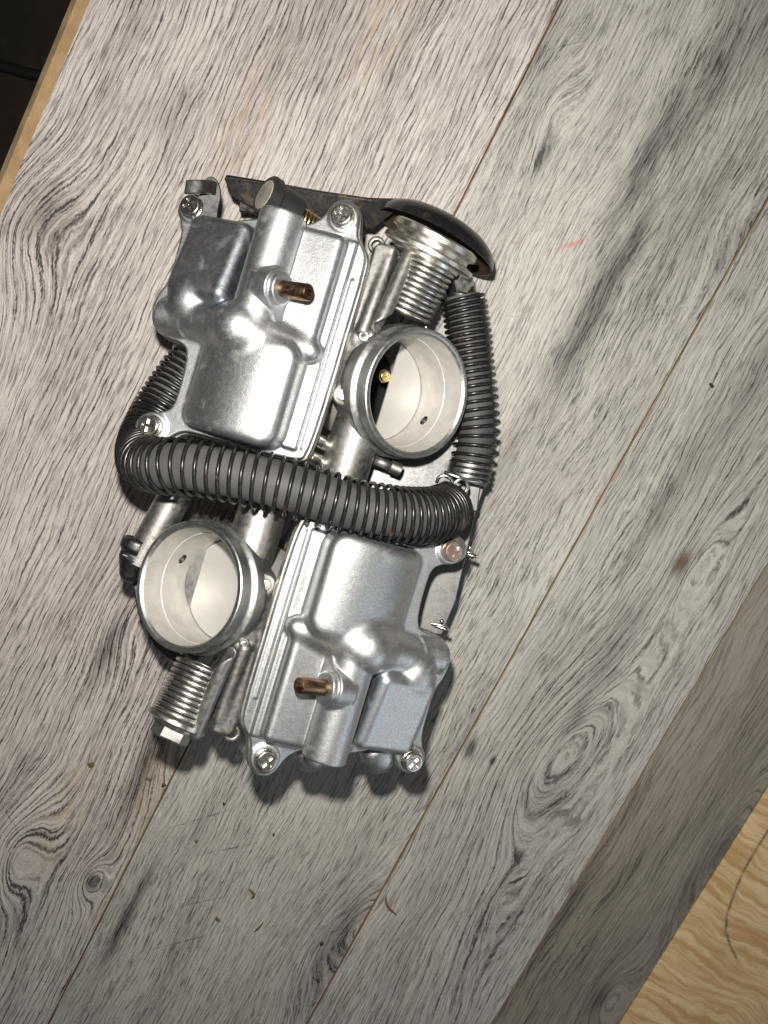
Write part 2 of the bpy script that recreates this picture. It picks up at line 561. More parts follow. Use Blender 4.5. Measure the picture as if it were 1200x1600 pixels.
def wood(name, seed, knots, blobs, light, mid, dark, line=(.026, .36), dash=(.07, 1.35), ring=None, line_amt=.75, dash_amt=.6,
         tone_amt=.45, stains=(), scratches=(), warp=10.0, line_w=.05, strand_p=2.9, strand_w=.17, strand_amt=.9, strand_b=.4):
    n = NT(name)
    x, y, z = n.sep(n.obj())
    u = n.m('MULTIPLY', x, 1000.0); v = n.m('MULTIPLY', y, -1000.0)
    def nz(fu, fv, vv, detail=2.0, rough=.5, off=0.0):
        return n.noise(n.xyz(n.m('MULTIPLY_ADD', u, fu, seed * 7.3 + off), n.m('MULTIPLY', vv, fv), seed * 3.1 + off), 1.0, detail, rough)
    h = n.m('ADD', v, n.m('MULTIPLY', n.m('SUBTRACT', nz(.008, .016, v, 2), .5), warp * 2))
    h = n.m('ADD', h, n.m('MULTIPLY', n.m('SUBTRACT', nz(.04, .08, v, 2, .5, 4), .5), 3.0))
    for (cx, cy, su_, sv_, amp) in knots:
        ku, kv = uv(cx, cy)
        h = n.m('ADD', h, n.m('MULTIPLY', gauss(n, u, v, ku, kv, su_, sv_), amp))
    # fine wobble so that lines are frayed along the fibre
    hf = n.m('ADD', h, n.m('MULTIPLY', n.m('SUBTRACT', nz(.22, .6, v, 3, .7, 9), .5), 1.25))
    ph = n.m('MULTIPLY', nz(.010, .07, h, 2, .5, 1), 3.0)
    brk = n.step(nz(.055, .5, hf, 3, .65, 3), .36, .62)
    sa = n.m('PINGPONG', n.m('MULTIPLY_ADD', hf, 1.0 / strand_p, ph), .5)
    la = n.m('MULTIPLY', n.step(sa, .0, strand_w, 1, 0), n.m('MULTIPLY_ADD', brk, strand_amt * .9, strand_amt * .1))
    sb = n.m('PINGPONG', n.m('MULTIPLY_ADD', hf, 1.0 / (strand_p * .43), ph), .5)
    lb = n.m('MULTIPLY', n.step(sb, .0, .22, 1, 0), n.m('MULTIPLY', n.m('SUBTRACT', 1.15, brk), strand_b))
    lines = n.m('MAXIMUM', la, lb)
    d1 = n.step(nz(dash[0], dash[1], hf, 3, .62, 5), .50, .66)
    fib = nz(.10, 2.1, hf, 3, .7, 6)
    tone = nz(.011, .055, h, 3, .55, 7)
    tone2 = nz(.02, .03, h, 3, .6, 8)
    s = n.m('MULTIPLY', lines, line_amt)
    s = n.m('MAXIMUM', s, n.m('MULTIPLY', n.m('MULTIPLY', d1, n.m('MULTIPLY_ADD', tone2, .9, .35)), dash_amt))
    if ring:
        rr = n.m('PINGPONG', n.m('MULTIPLY', h, 1.0 / ring[0]), .5)
        fray = n.m('MULTIPLY', n.m('SUBTRACT', nz(.35, 1.6, v, 3, .6, 11), .5), ring[2])
        rr = n.step(n.m('ADD', rr, fray), 0.0, .16, 1, 0)
        msk = None
        for (cx, cy, su_, sv_, amp) in knots:
            ku, kv = uv(cx, cy)
            g = gauss(n, u, v, ku, kv, su_ * 1.5, sv_ * 1.6)
            msk = g if msk is None else n.m('MAXIMUM', msk, g)
        rr = n.m('MULTIPLY', rr, n.m('MULTIPLY', n.step(msk, .05, .5), n.m('MULTIPLY_ADD', brk, .5, .5)))
        s = n.m('MAXIMUM', s, n.m('MULTIPLY', rr, ring[1]))
    s = n.m('ADD', s, n.m('MULTIPLY', n.m('SUBTRACT', fib, .47), 1.15))
    s = n.m('ADD', s, n.m('MULTIPLY', n.m('SUBTRACT', tone, .5), tone_amt * 2))
    bl = None
    bn = n.m('MULTIPLY_ADD', nz(.05, .40, hf, 3, .65, 13), 2.9, -.25)
    for (cx, cy, su_, sv_, amt) in blobs:
        bu, bv = uv(cx, cy)
        g = n.m('MULTIPLY', gauss(n, u, v, bu, bv, su_, sv_), amt)
        bl = g if bl is None else n.m('MAXIMUM', bl, g)
    bl = n.m('MULTIPLY', bl, bn, clamp=True)
    s = n.m('ADD', s, n.m('MULTIPLY', bl, .28))
    s = n.m('MULTIPLY', s, 1.05)
    col = n.mix(n.step(s, -.2, .42), light, mid)
    col = n.mix(n.step(s, .30, .95), col, dark)
    col = n.mix(n.m('MULTIPLY', bl, .82, clamp=True), col, n.mul(col, (.30, .285, .29)))
    for (cx, cy, su_, sv_, c, amt) in stains:
        bu, bv = uv(cx, cy)
        g = n.m('MULTIPLY', gauss(n, u, v, bu, bv, su_, sv_), n.step(nz(.05, .25, hf, 3, .6, 15), .35, .7))
        col = n.mix(n.m('MULTIPLY', g, amt), col, c)
    for (p, e, w, c, amt) in scratches:
        g = n.m('MULTIPLY', segment(n, u, v, p, e, w), n.step(nz(.3, .3, v, 3, .6, 17), .35, .6))
        col = n.mix(n.m('MULTIPLY', g, amt, clamp=True), col, c)
    grime = n.step(n.noise(n.xyz(u, v, 0.0), .35, 3, .6), .66, .74)
    col = n.mix(n.m('MULTIPLY', grime, .22), col, (.16, .14, .12))
    n.set(Base_Color=col, Roughness=n.m('MULTIPLY_ADD', fib, .16, .46))
    n.b.inputs['Specular IOR Level'].default_value = .32
    n.bump(n.noise(n.xyz(n.m('MULTIPLY', u, .12), n.m('MULTIPLY', v, 1.5), 0.0), 1.0, 1, .5), .25, .0002)
    return n.mat

SCR = (.075, .07, .072)
wood1 = wood('pale_laminate', 1, [(20, 1335, 36, 16, 22), (140, 1375, 14, 7, 12), (300, 1100, 60, 18, 14), (40, 350, 30, 24, 18), (200, 960, 30, 14, 9)],
             [(70, 330, 12, 10, .45), (170, 1010, 22, 5, .7), (230, 1190, 40, 5, .6), (500, 60, 40, 12, .15), (145, 1378, 4, 3, .9), (260, 180, 14, 14, .25)],
             (.54, .50, .465), (.29, .258, .238), (.048, .041, .041), line=(.012, .30), dash=(.07, 1.0), ring=(4.2, .95, .5), line_amt=.95, dash_amt=.55, strand_p=2.7, strand_w=.20, tone_amt=.34,
             stains=[(385, 190, 26, 8, (.38, .26, .13), .6), (265, 1180, 45, 8, (.34, .25, .13), .7), (110, 1260, 25, 6, (.42, .32, .16), .6), (600, 40, 25, 10, (.40, .28, .14), .4)],
             scratches=[((70, 1300), (100, 1290), .35, SCR, .9), ((207, 1275), (226, 1284), .25, SCR, .8), ((10, 1270), (28, 1300), .4, SCR, .8)], warp=7.0)
wood2 = wood('grey_laminate', 2, [(500, 1490, 40, 14, 14), (860, 170, 26, 9, 8), (560, 1440, 20, 8, 8), (1130, 330, 40, 12, 8)],
             [(1010, 260, 40, 6, .75), (935, 470, 55, 6, .8), (1110, 130, 50, 8, .5), (1080, 330, 45, 12, .28), (200, 1430, 30, 3.0, .9), (520, 1490, 30, 9, .55), (545, 1430, 14, 5, .4), (1160, 370, 18, 4, .4),
              (845, 85, 12, 3, .4), (850, 240, 10, 3, .5), (800, 700, 30, 5, .35), (1180, 60, 30, 14, .35), (640, 1340, 30, 4, .4)],
             (.475, .455, .415), (.275, .26, .235), (.048, .043, .04), dash=(.085, 1.25), line_amt=.65, dash_amt=.72, strand_p=2.2, strand_w=.20, strand_b=.5, tone_amt=.40,
             ring=(5.2, .55, .6), stains=[(780, 150, 8, 2, (.2, .16, .1), .5)],
             scratches=[((255, 1297), (358, 1266), .35, SCR, .95), ((320, 1334), (402, 1317), .35, SCR, .95), ((282, 1416), (355, 1400), .3, SCR, .9), ((245, 1482), (345, 1456), .35, SCR, .95),
                        ((855, 78), (912, 64), .35, SCR, .8), ((830, 345), (905, 352), .25, (.25, .24, .22), .7), ((775, 490), (830, 500), .25, (.25, .24, .22), .6),
                        ((800, 380), (815, 379), .45, (.42, .10, .08), .8), ((872, 390), (915, 374), 1.1, (.45, .12, .11), .75)], warp=8.0)
wood3 = wood('cathedral_laminate', 3, [(850, 1200, 48, 17, 36), (1085, 885, 40, 9, 13), (945, 1110, 46, 12, 13), (760, 1410, 44, 14, 7)],
             [(735, 1170, 5, 2.2, 1.3), (1040, 780, 40, 6, .45), (1065, 880, 6, 3, .8), (905, 1110, 14, 4, .4), (870, 1230, 30, 10, .25), (1150, 640, 50, 6, .3), (960, 1010, 30, 7, .3), (770, 1188, 2, 1.2, 1.2)],
             (.49, .475, .435), (.28, .265, .24), (.05, .045, .041), line=(.012, .28), dash=(.08, 1.1), ring=(6.6, .8, .40), line_amt=.75, dash_amt=.6, strand_p=3.0, strand_w=.17, strand_b=.45, tone_amt=.35,
             stains=[(1065, 880, 6, 3, (.14, .07, .03), .9)], scratches=[((835, 965), (842, 958), .4, SCR, .8), ((870, 800), (888, 798), .5, (.12, .10, .08), .9)], warp=12.0)
wood4 = wood('dark_laminate', 4, [(1120, 1330, 50, 11, 16), (950, 1560, 24, 9, 14), (1190, 1200, 40, 8, 8)],
             [(940, 1560, 9, 3, .7), (880, 1430, 40, 4, .5), (1090, 1370, 50, 5, .4), (830, 1500, 60, 4, .35)],
             (.31, .275, .23), (.195, .17, .14), (.06, .05, .041), line=(.014, .22), dash=(.03, .9), ring=(6.0, .55, .35), line_amt=.6, dash_amt=.6, tone_amt=.5, warp=9.0, strand_p=2.6,
             scratches=[((868, 1474), (880, 1472), .35, SCR, .8), ((910, 1478), (912, 1488), .5, SCR, .8)])

def ply_mat():
    n = NT('plywood_face')
    x, y, z = n.sep(n.obj())
    u = n.m('MULTIPLY', x, 1000.0); v = n.m('MULTIPLY', y, 1000.0)
    def nz(fu, fv, vv, d=3, r=.6, o=0.0):
        return n.noise(n.xyz(n.m('MULTIPLY', u, fu), n.m('MULTIPLY', vv, fv), o), 1.0, d, r)
    h = n.m('ADD', v, n.m('MULTIPLY', nz(.03, .045, v, 2, .5, 3), 20.0))
    hf = n.m('ADD', h, n.m('MULTIPLY', nz(.25, .2, v, 3, .65, 7), 2.6))
    band = n.step(nz(.02, .26, hf, 3, .6, 1), .34, .64)
    fib = nz(.12, 2.2, hf, 3, .65, 5)
    blot = nz(.06, .06, v, 3, .6, 9)
    col = n.mix(band, (.56, .33, .125), (.84, .63, .34))
    col = n.mix(n.m('MULTIPLY', n.step(fib, .42, .75), .65), col, (.46, .275, .12))
    col = n.mix(n.m('MULTIPLY', n.step(blot, .5, .8), .5), col, (.60, .38, .17))
    pen = [(1206, 1290), (1180, 1330), (1160, 1365), (1148, 1395), (1136, 1430), (1134, 1455), (1142, 1480), (1152, 1500)]
    m_ = None
    for a, b in zip(pen[:-1], pen[1:]):
        (u0, v0), (u1, v1) = ply_uv(*a), ply_uv(*b)
        L = math.hypot(u1 - u0, v1 - v0)
        g = gauss(n, u, v, (u0 + u1) / 2, (v0 + v1) / 2, L * .62, .75, math.degrees(math.atan2(v1 - v0, u1 - u0)))
        m_ = g if m_ is None else n.m('MAXIMUM', m_, g)
    m_ = n.m('MULTIPLY', m_, n.step(nz(.8, .8, v, 2, .6, 2), .3, .55, .45, 1))
    col = n.mix(n.m('MULTIPLY', m_, .9), col, (.06, .045, .03))
    n.set(Base_Color=col, Roughness=.7)
    n.bump(fib, .3, .0003)
    return n.mat

def hdf_mat(name, c1, c2):
    n = NT(name)
    o = n.obj()
    f = n.noise(o, 900, 4, .7); g = n.noise(o, 90, 4, .6); s = n.noise(o, 3500, 2, .6)
    col = n.mix(n.step(g, .35, .65), c1, c2)
    col = n.mix(n.m('MULTIPLY', n.step(f, .56, .72), .6), col, (.10, .08, .05))
    col = n.mix(n.m('MULTIPLY', n.step(s, .58, .7), .35), col, (.75, .6, .4))
    n.set(Base_Color=col, Roughness=.8)
    n.bump(f, .4, .0005)
    return n.mat
hdf = hdf_mat('fibreboard_edge', (.40, .26, .13), (.50, .34, .18))
hdf_darker = hdf_mat('darker_fibreboard_edge', (.24, .17, .09), (.36, .25, .13))  # darker tone for the lower slope of the plank lip
hdf_seam = hdf_mat('seam_fibreboard', (.20, .14, .085), (.28, .20, .12))

PT = .008                     # plank thickness
ROTT = Matrix.Rotation(math.pi / 2 - PA, 4, 'Z')      # local x = along the planks, local y = to the left of travel

def plank_mesh(name, v0, v1, u0, u1, mat, left_lip=False, dz=0.0, right_plain=False):
    """a plank: top face, narrow eased edges showing the fibreboard, sides; local x along, local y = v"""
    e = .0004; dp = .0006
    v0, v1, u0, u1 = (k / 1000 for k in (v0, v1, u0, u1))
    g = .00012
    prof = []
    if left_lip:
        prof = [(v0 - .0100, -PT), (v0 - .0098, -.0062), (v0 - .0066, -.0036), (v0 - .0002, -.0007), (v0, 0.0)]
    else:
        prof = [(v0 + g, -PT), (v0 + g, -dp), (v0 + g + e, 0.0)]
    rr = [(v1 - g - e, 0.0), (v1 - g, -dp), (v1 - g, -PT)]
    full = prof + rr
    rnd = random.Random(int(abs(v0) * 1e5))
    nu = 80
    V, F, FM = [], [], []
    L = len(full)
    itop = len(prof) - 1
    for i in range(nu + 1):
        u = u0 + (u1 - u0) * i / nu
        for j, (vv, zz) in enumerate(full):
            jit = (rnd.random() - .5) * .00016 if 0 < j < L - 1 else 0
            V.append((u / S, -(vv + jit) / S, (zz + dz) / S))
    for i in range(nu):
        for j in range(L - 1):
            a = i * L + j
            F.append((a, a + 1, a + 1 + L, a + L))
            if j == itop: FM.append(0)
            elif left_lip and j < itop: FM.append(2 if j == 1 else 1)
            else: FM.append(3)
    F += [tuple(range(L - 1, -1, -1)), tuple(nu * L + j for j in range(L))]; FM += [3, 3]
    o = mesh_obj(name, V, F, mat, smooth=False, mats=[hdf, hdf_darker, hdf_seam], fmat=FM)
    return o

# local axes of every plank: x along the grain (DU), y to its left (-DV), z up
PLANK_M = Matrix(((DU.x, -DV.x, 0, 0), (DU.y, -DV.y, 0, 0), (0, 0, 1, 0), (0, 0, 0, 1)))

tabletop = bpy.data.objects.new('laminate_tabletop', None)
COL.objects.link(tabletop)
tabletop.matrix_world = PLANK_M
tag(tabletop, 'bench top of grey wood-print laminate planks laid side by side', kind='structure')
U0, U1 = -460, 430
for k, (mat, lab) in enumerate([(wood1, 'widest pale plank with swirling knots at its lower end'), (wood2, 'plank with dark smoky streak beside the carburettors'),
                                (wood3, 'plank with large arched grain figure'), (wood4, 'darkest brown-grey plank next to the plywood')]):
    o = plank_mesh('plank', OFF[k], OFF[k + 1], U0, U1, mat, left_lip=(k == 0), dz=(0, 0, .0002, -.0006)[k])
    o.parent = tabletop
    o['label'] = lab

# plywood sheet under the planks
PLA = R(-33)
PX = Vector((math.cos(PLA), math.sin(PLA), 0)); PY = Vector((-math.sin(PLA), math.cos(PLA), 0))
def ply_uv(px, py):
    p = on_table(px, py, -PT - .001)
    return p.dot(PX) * 1000, p.dot(PY) * 1000
c = [DU * (u / 1000) + DV * (v / 1000) for u, v in ((U0 + 20, OFF[0] + 9), (U1 - 20, OFF[0] + 9), (U1 - 20, OFF[4] + 420), (U0 + 20, OFF[4] + 420))]
poly = [(p.dot(PX) / S, p.dot(PY) / S) for p in c][::-1]
V, F = prism(poly, (-PT - .019) / S, (-PT - .0012) / S)
ply = mesh_obj('plywood_sheet', V, F, ply_mat(), smooth=False)
ply.matrix_world = Matrix(((PX.x, PY.x, 0, 0), (PX.y, PY.y, 0, 0), (0, 0, 1, 0), (0, 0, 0, 1)))
tag(ply, 'yellow plywood sheet showing beyond the darkest plank', kind='structure')

def floor_mat():
    n = NT('dark_floor')
    o = n.obj()
    a = n.noise(o, 5, 5, .65); b = n.noise(o, 60, 4, .6)
    col = n.mix(n.step(a, .4, .6), (.028, .024, .018), (.05, .036, .02))
    col = n.mix(n.m('MULTIPLY', n.step(b, .55, .75), .4), col, (.05, .045, .04))
    n.set(Base_Color=col, Roughness=.8)
    return n.mat
FLZ = -.62
V, F = prism([(-3 / S, -3 / S), (3 / S, -3 / S), (3 / S, 3 / S), (-3 / S, 3 / S)], (FLZ - .05) / S, FLZ / S)
tag(mesh_obj('floor', V, F, floor_mat(), smooth=False), 'dark shop floor seen past the bench edge', kind='structure')
pts = [on_table(*p, FLZ + .006) / S for p in ((-120, 70), (-40, 92), (10, 105), (60, 118), (120, 118), (200, 130))]
Q, _ = spline(pts, 60)
V, F = sweep(Q, .006 / S, 10)
tag(mesh_obj('cable', V, F, M['brubber']), 'black cable lying on the dark floor past the bench edge', 'cable')

# ------------------------------------------------------------------ the pair of carburettors
root = bpy.data.objects.new('carburetor_pair', None)
COL.objects.link(root)
root.matrix_world = ROOT_M
root.empty_display_size = .02
tag(root, 'pair of cast aluminium motorcycle carburetors joined by coil-wrapped hoses, lying on the planks', 'carburetor')

# ---- float bowl outline on its flange (b = across, a = along)
_out = [(102, -158), (102, 40), (102, 140), (98, 168), (80, 184), (74, 200), (70, 222), (58, 238), (38, 236), (26, 222), (20, 200), (2, 182), (-20, 176), (-60, 172),
        (-92, 160), (-120, 144), (-146, 148), (-156, 166), (-176, 172), (-194, 158), (-196, 138), (-184, 124), (-178, 100), (-178, 30), (-186, 14), (-190, -14), (-182, -40), (-160, -50),
        (-132, -50), (-120, -62), (-116, -100), (-116, -150), (-132, -162), (-158, -172), (-166, -190), (-156, -208), (-136, -214), (-116, -204), (-100, -184), (-80, -176), (86, -174)]
OUT = chaikin([q(b, a, 0)[:2] for b, a in _out], 2)
E54 = np.array((math.sin(R(47)), 0, math.cos(R(47))))
RIM = KR(656, 615, -8)                       # centre of the intake rim

def f_bowl(X, Y, Z):
    dp = d_poly(X, Y, OUT)
    d = d_slab(dp, Z, -7, 6, 2.0)
    # raised band and groove beside the chamber
    c0, c1 = q(70, -150, 8), q(70, 172, 8)
    d = su(d, d_box(X, Y, Z, (c0 + c1) / 2 - (0, 0, 2), (12, 166, 9), 5), 2.5)
    c0, c1 = q(90, -150, 5), q(90, 120, 5)
    d = su(d, d_cap(X, Y, Z, c0, c1, 3.2), 2.5)
    # float chamber, arched along the casting
    c = q(-27, -86, 30)
    box = d_box(X, Y, Z, (c[0] - 3, c[1] - 1, 40), (86, 80, 52), 28)
    ax = q(-10, -86, 70)
    arch = np.sqrt((X - ax[0]) ** 2 + (Z + 82) ** 2) - 154 + 0 * Y
    ch = -su(-box, -arch, 16)
    d = su(d, ch, 7)
    # plateau beside the jet tube
    c = q(24, 84, 20)
    d = su(d, d_box(X, Y, Z, (c[0], c[1], 12), (42, 92, 30), 12), 5)
    # side panel with its step
    c = q(-118, 80, 15)
    d = su(d, d_box(X, Y, Z, (c[0], c[1], 6), (54, 66, 40), 15, ry=-13, rx=-9), 9)
    # cross ridge with dome
    d = su(d, d_cap(X, Y, Z, q(-57, -1, 48), q(58, -3, 26), 36, 17), 9)
    d = su(d, d_sph(X, Y, Z, q(-54, 0, 50), 38), 18)
    # neck towards the side bosses
    d = su(d, d_cap(X, Y, Z, q(-75, -6, 30), q(-140, -8, 12), 34, 26), 16)
    d = su(d, d_sph(X, Y, Z, q(-141, 14, 18), 34), 12)
    p = q(-136, -14, 10); e = p + np.array((-44, -3, -4))
    d = su(d, d_cyl(X, Y, Z, p, e, 28, 3), 5)
    # jet tube
    p, e = q(-41, 10, 46), q(-41, 186, 46)
    d = su(d, d_cyl(X, Y, Z, p, e, 35, 3), 3)
    c = (p + e) / 2
    d = su(d, d_box(X, Y, Z, (c[0], c[1] - 4, 14), (31, 88, 34), 6), 5)
    # drain boss
    dirn = nrm(np.array(NIP1) - np.array(NIP0)); n0 = np.array(NIP0)
    d = su(d, d_cyl(X, Y, Z, n0 - dirn * 34, n0 - dirn * 1, 24, 2.5), 3)
    d = su(d, d_cyl(X, Y, Z, n0 - dirn * 44, n0 - dirn * 11, 30, 2.5), 3)
    low = np.array((10.0, -34.0, -16.0))
    d = su(d, np.maximum(d_cap(X, Y, Z, n0 - dirn * 22, n0 - dirn * 22 + low, 27, 14), (X - n0[0]) * dirn[0] + (Y - n0[1]) * dirn[1] + (Z - n0[2]) * dirn[2] + 11), 3)
    # screw lobes
    for (b, a) in SCREWS:
        c = q(b, a, 0)
        d = su(d, d_cyl(X, Y, Z, (c[0], c[1], -6), (c[0], c[1], 9), 22, 2.5), 6)
    return d

SCREWS = [(50, 208), (-172, 149), (-137, -187)]
NIP0 = q(-8, 77, 72)
NIP1 = q(31, 84, 90)

def f_body(X, Y, Z):
    dp = d_poly(X, Y, OUT) - 2.5
    d = d_slab(dp, Z, -30, -11, 2.5)
    c = q(0, 0, -60)
    d = su(d, d_box(X, Y, Z, (c[0] - 5, c[1], -75), (105, 150, 52), 24), 10)
    # shelf between flange and throat, its rib and long rod
    p, e = q(120, -62, -30), q(122, 196, -34)
    d = su(d, d_box(X, Y, Z, (p + e) / 2 - (0, 0, 26), (18, 128, 20), 6), 6)
    d = su(d, d_cap(X, Y, Z, KR(607, 408, -14), KR(568, 516, -4), 10), 4)
    d = np.minimum(d, d_cap(X, Y, Z, KR(645, 386, -4), KR(592, 510, 16), 12, 12))
    # corner tab with hole
    t = KR(588, 384, -30)
    d = su(d, d_cyl(X, Y, Z, t - (0, 0, 7), t + (0, 0, 4), 14, 2), 3)
    d = ss(d, d_cyl(X, Y, Z, t - (0, 0, 20), t + (0, 0, 20), 7, 1), 1.5)
    # throat casting: cone behind the rim, down into the block
    d = su(d, d_cap(X, Y, Z, RIM - E54 * 62, RIM - E54 * 150, 101, 88), 16)
    # ears for small screws
    for px, py in ((569, 527), (535, 617)):
        t = KR(px, py, -4)
        d = su(d, d_cyl(X, Y, Z, t - (0, 0, 40), t, 17, 3), 9)
    # plug boss below the throat
    p, e = KR(562, 660, -45), KR(536, 742, -58)
    d = su(d, d_cyl(X, Y, Z, p, e, 40, 4), 8)
    # lower block (slide chamber) reaching the bench
    c = KR(500, 560, -150)
    d = su(d, d_cyl(X, Y, Z, c + (0, 0, 60), c + (0, 0, -20), 92, 10), 16)
    # clean the bore and the face towards the rim
    d = ss(d, d_cyl(X, Y, Z, RIM + E54 * 40, RIM - E54 * 196, 94, 2), 1.5)
    d = ss(d, d_cyl(X, Y, Z, RIM + E54 * 90, RIM - E54 * 34, 128, 6), 4)
    return d

print('castings ...')
lo = OUT.min(0); hi = OUT.max(0)
BV, BF = solid(f_bowl, (lo[0] - 34, lo[1] - 8, -12), (hi[0] + 8, hi[1] + 8, 112), 2.0)
YV, YF = solid(f_body, (lo[0] - 12, lo[1] - 12, -215), (RIM[0] + 70, hi[1] + 40, 30), 2.6)
print('bowl', len(BV), 'body', len(YV))

# ---- shared small meshes
def f_screw(X, Y, Z):
    d = d_cyl(X, Y, Z, (0, 0, 3), (0, 0, 13), 16.5, 3)
    d = np.maximum(d, np.sqrt(X ** 2 + Y ** 2 + (Z + 14) ** 2) - 30.5)
    for w, l in ((2.3, 10.5), (10.5, 2.3)):
        d = np.maximum(d, -d_box(X, Y, Z, (0, 0, 18), (w, l, 8.5), .8))
    w = np.maximum(d_cyl(X, Y, Z, (0, 0, 0), (0, 0, 4.2), 18.5, 1), -(np.sqrt(X ** 2 + Y ** 2) - 6))
    return np.minimum(d, w)
SV, SF = solid(f_screw, (-22, -22, -3), (22, 22, 20), .8)
_s = mesh_obj('screw', SV, SF, M['screw'], sharp=40)
ME_SCREW = _s.data; bpy.data.objects.remove(_s)
ME_RUSTY = ME_SCREW.copy(); ME_RUSTY.materials.clear(); ME_RUSTY.materials.append(M['rusty'])
def one(name, V, F, mat, **k):
    o = mesh_obj(name, V, F, mat, **k); me = o.data; bpy.data.objects.remove(o); return me
ME_PIN = one('pin', *lathe([(0, 0), (9, 0), (9, 5), (8, 7), (0, 7.5)], 20), M['body'], sharp=40)
ME_SLOT = one('slotted', *lathe([(8.5, -4), (8.5, 6), (7, 8), (5, 8), (5, 2), (0, 2)], 20), M['spring'], sharp=40)

# ---- intake bell (one lathe, its bore machined)
FR = frame(RIM, E54)
_xd = FR.to_3x3().inverted() @ Vector((1, 0, 0))
FR = FR @ Matrix.Rotation(math.atan2(_xd.y, _xd.x), 4, 'Z')      # local x now points outwards from the bowl
PORTZ, PORTA = -74.0, -17.0
prof = [(88.5, -190)] + [(88.5, z) for z in range(-96, -48, 3)] + [(88.5, -44), (89.6, -43.2), (92.5, -4), (95.5, -.8), (97, 0), (101.5, 0), (103.2, -1.4), (103.5, -4), (103.5, -20), (102, -22), (98.5, -25), (98.5, -32), (101, -35),
        (107, -37), (108, -39), (108, -64), (105, -68), (97, -80)]
V, F = lathe(prof, 128)
FM = []
nb = [k for k, p in enumerate(prof) if p == (92.5, -4)][0]
for i in range(len(prof) - 1):
    FM += [0 if i < nb else 1] * 128
Va = np.array(V)
keep = []
for i, f in enumerate(F):
    c = Va[list(f)].mean(0)
    t = math.degrees(math.atan2(c[1], c[0])) - PORTA
    ok = abs(np.hypot(c[0], c[1]) - 88.5) > 1.5 or math.hypot(R(t) * 88.5, c[2] - PORTZ) > 8.6
    if ok: keep.append(i)
F = [F[i] for i in keep]; FM = [FM[i] for i in keep]
ME_BELL = one('intake_bell', V, F, M['bore'], mats=[M['bell']], fmat=FM, sharp=35)
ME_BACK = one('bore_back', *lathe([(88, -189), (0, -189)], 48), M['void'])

def plate(chord, r=88):
    P = []
    for k in range(97):
        t = 2 * math.pi * k / 96
        x, y = r * math.cos(t), r * math.sin(t)
        if chord is not None:
            x = max(x, chord)
        P.append((x, y))
    P = P[:-1]
    return prism(P, -3, 0)

def helix(p, e, rad, turns, wire, seg=8, per=28):
    p, e = np.asarray(p, float), np.asarray(e, float)
    d = nrm(e - p); x = nrm(np.cross(d, [.2, .1, 1])); y = np.cross(d, x)
    n = int(turns * per)
    t = np.linspace(0, 1, n)
    th = 2 * np.pi * turns * t
    Q = p + (e - p) * t[:, None] + rad * (np.cos(th)[:, None] * x + np.sin(th)[:, None] * y)
    return sweep(Q, wire, seg)

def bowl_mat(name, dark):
    """cast skin; the side panel has a blue reflection painted in and, on one bowl, painted shade"""
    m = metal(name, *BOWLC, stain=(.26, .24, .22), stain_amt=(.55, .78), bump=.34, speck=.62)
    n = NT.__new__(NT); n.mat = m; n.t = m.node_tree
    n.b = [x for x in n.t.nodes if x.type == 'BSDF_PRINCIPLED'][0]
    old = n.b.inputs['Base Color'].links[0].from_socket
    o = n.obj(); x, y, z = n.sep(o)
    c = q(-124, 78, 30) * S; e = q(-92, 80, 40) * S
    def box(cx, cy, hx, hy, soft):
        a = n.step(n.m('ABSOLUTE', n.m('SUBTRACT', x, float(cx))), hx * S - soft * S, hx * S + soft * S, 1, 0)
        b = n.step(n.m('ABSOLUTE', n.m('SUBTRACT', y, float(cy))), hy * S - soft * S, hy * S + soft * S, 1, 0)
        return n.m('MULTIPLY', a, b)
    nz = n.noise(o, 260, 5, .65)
    blue = n.m('MULTIPLY', box(e[0], e[1], 16, 60, 12), n.step(nz, .38, .62))  # blue reflection painted into the colour beside the jet tube
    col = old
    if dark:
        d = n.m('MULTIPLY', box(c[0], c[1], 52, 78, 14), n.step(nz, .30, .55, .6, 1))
        col = n.mix(n.m('MULTIPLY', d, dark), col, (.11, .125, .145))  # painted shade: side panel darkened as if reflecting a dark room
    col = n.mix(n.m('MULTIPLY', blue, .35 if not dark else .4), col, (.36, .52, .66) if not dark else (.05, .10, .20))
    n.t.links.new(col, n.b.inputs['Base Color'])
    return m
BOWLC = ((.55, .555, .56), (.62, .625, .63), .45, .51)

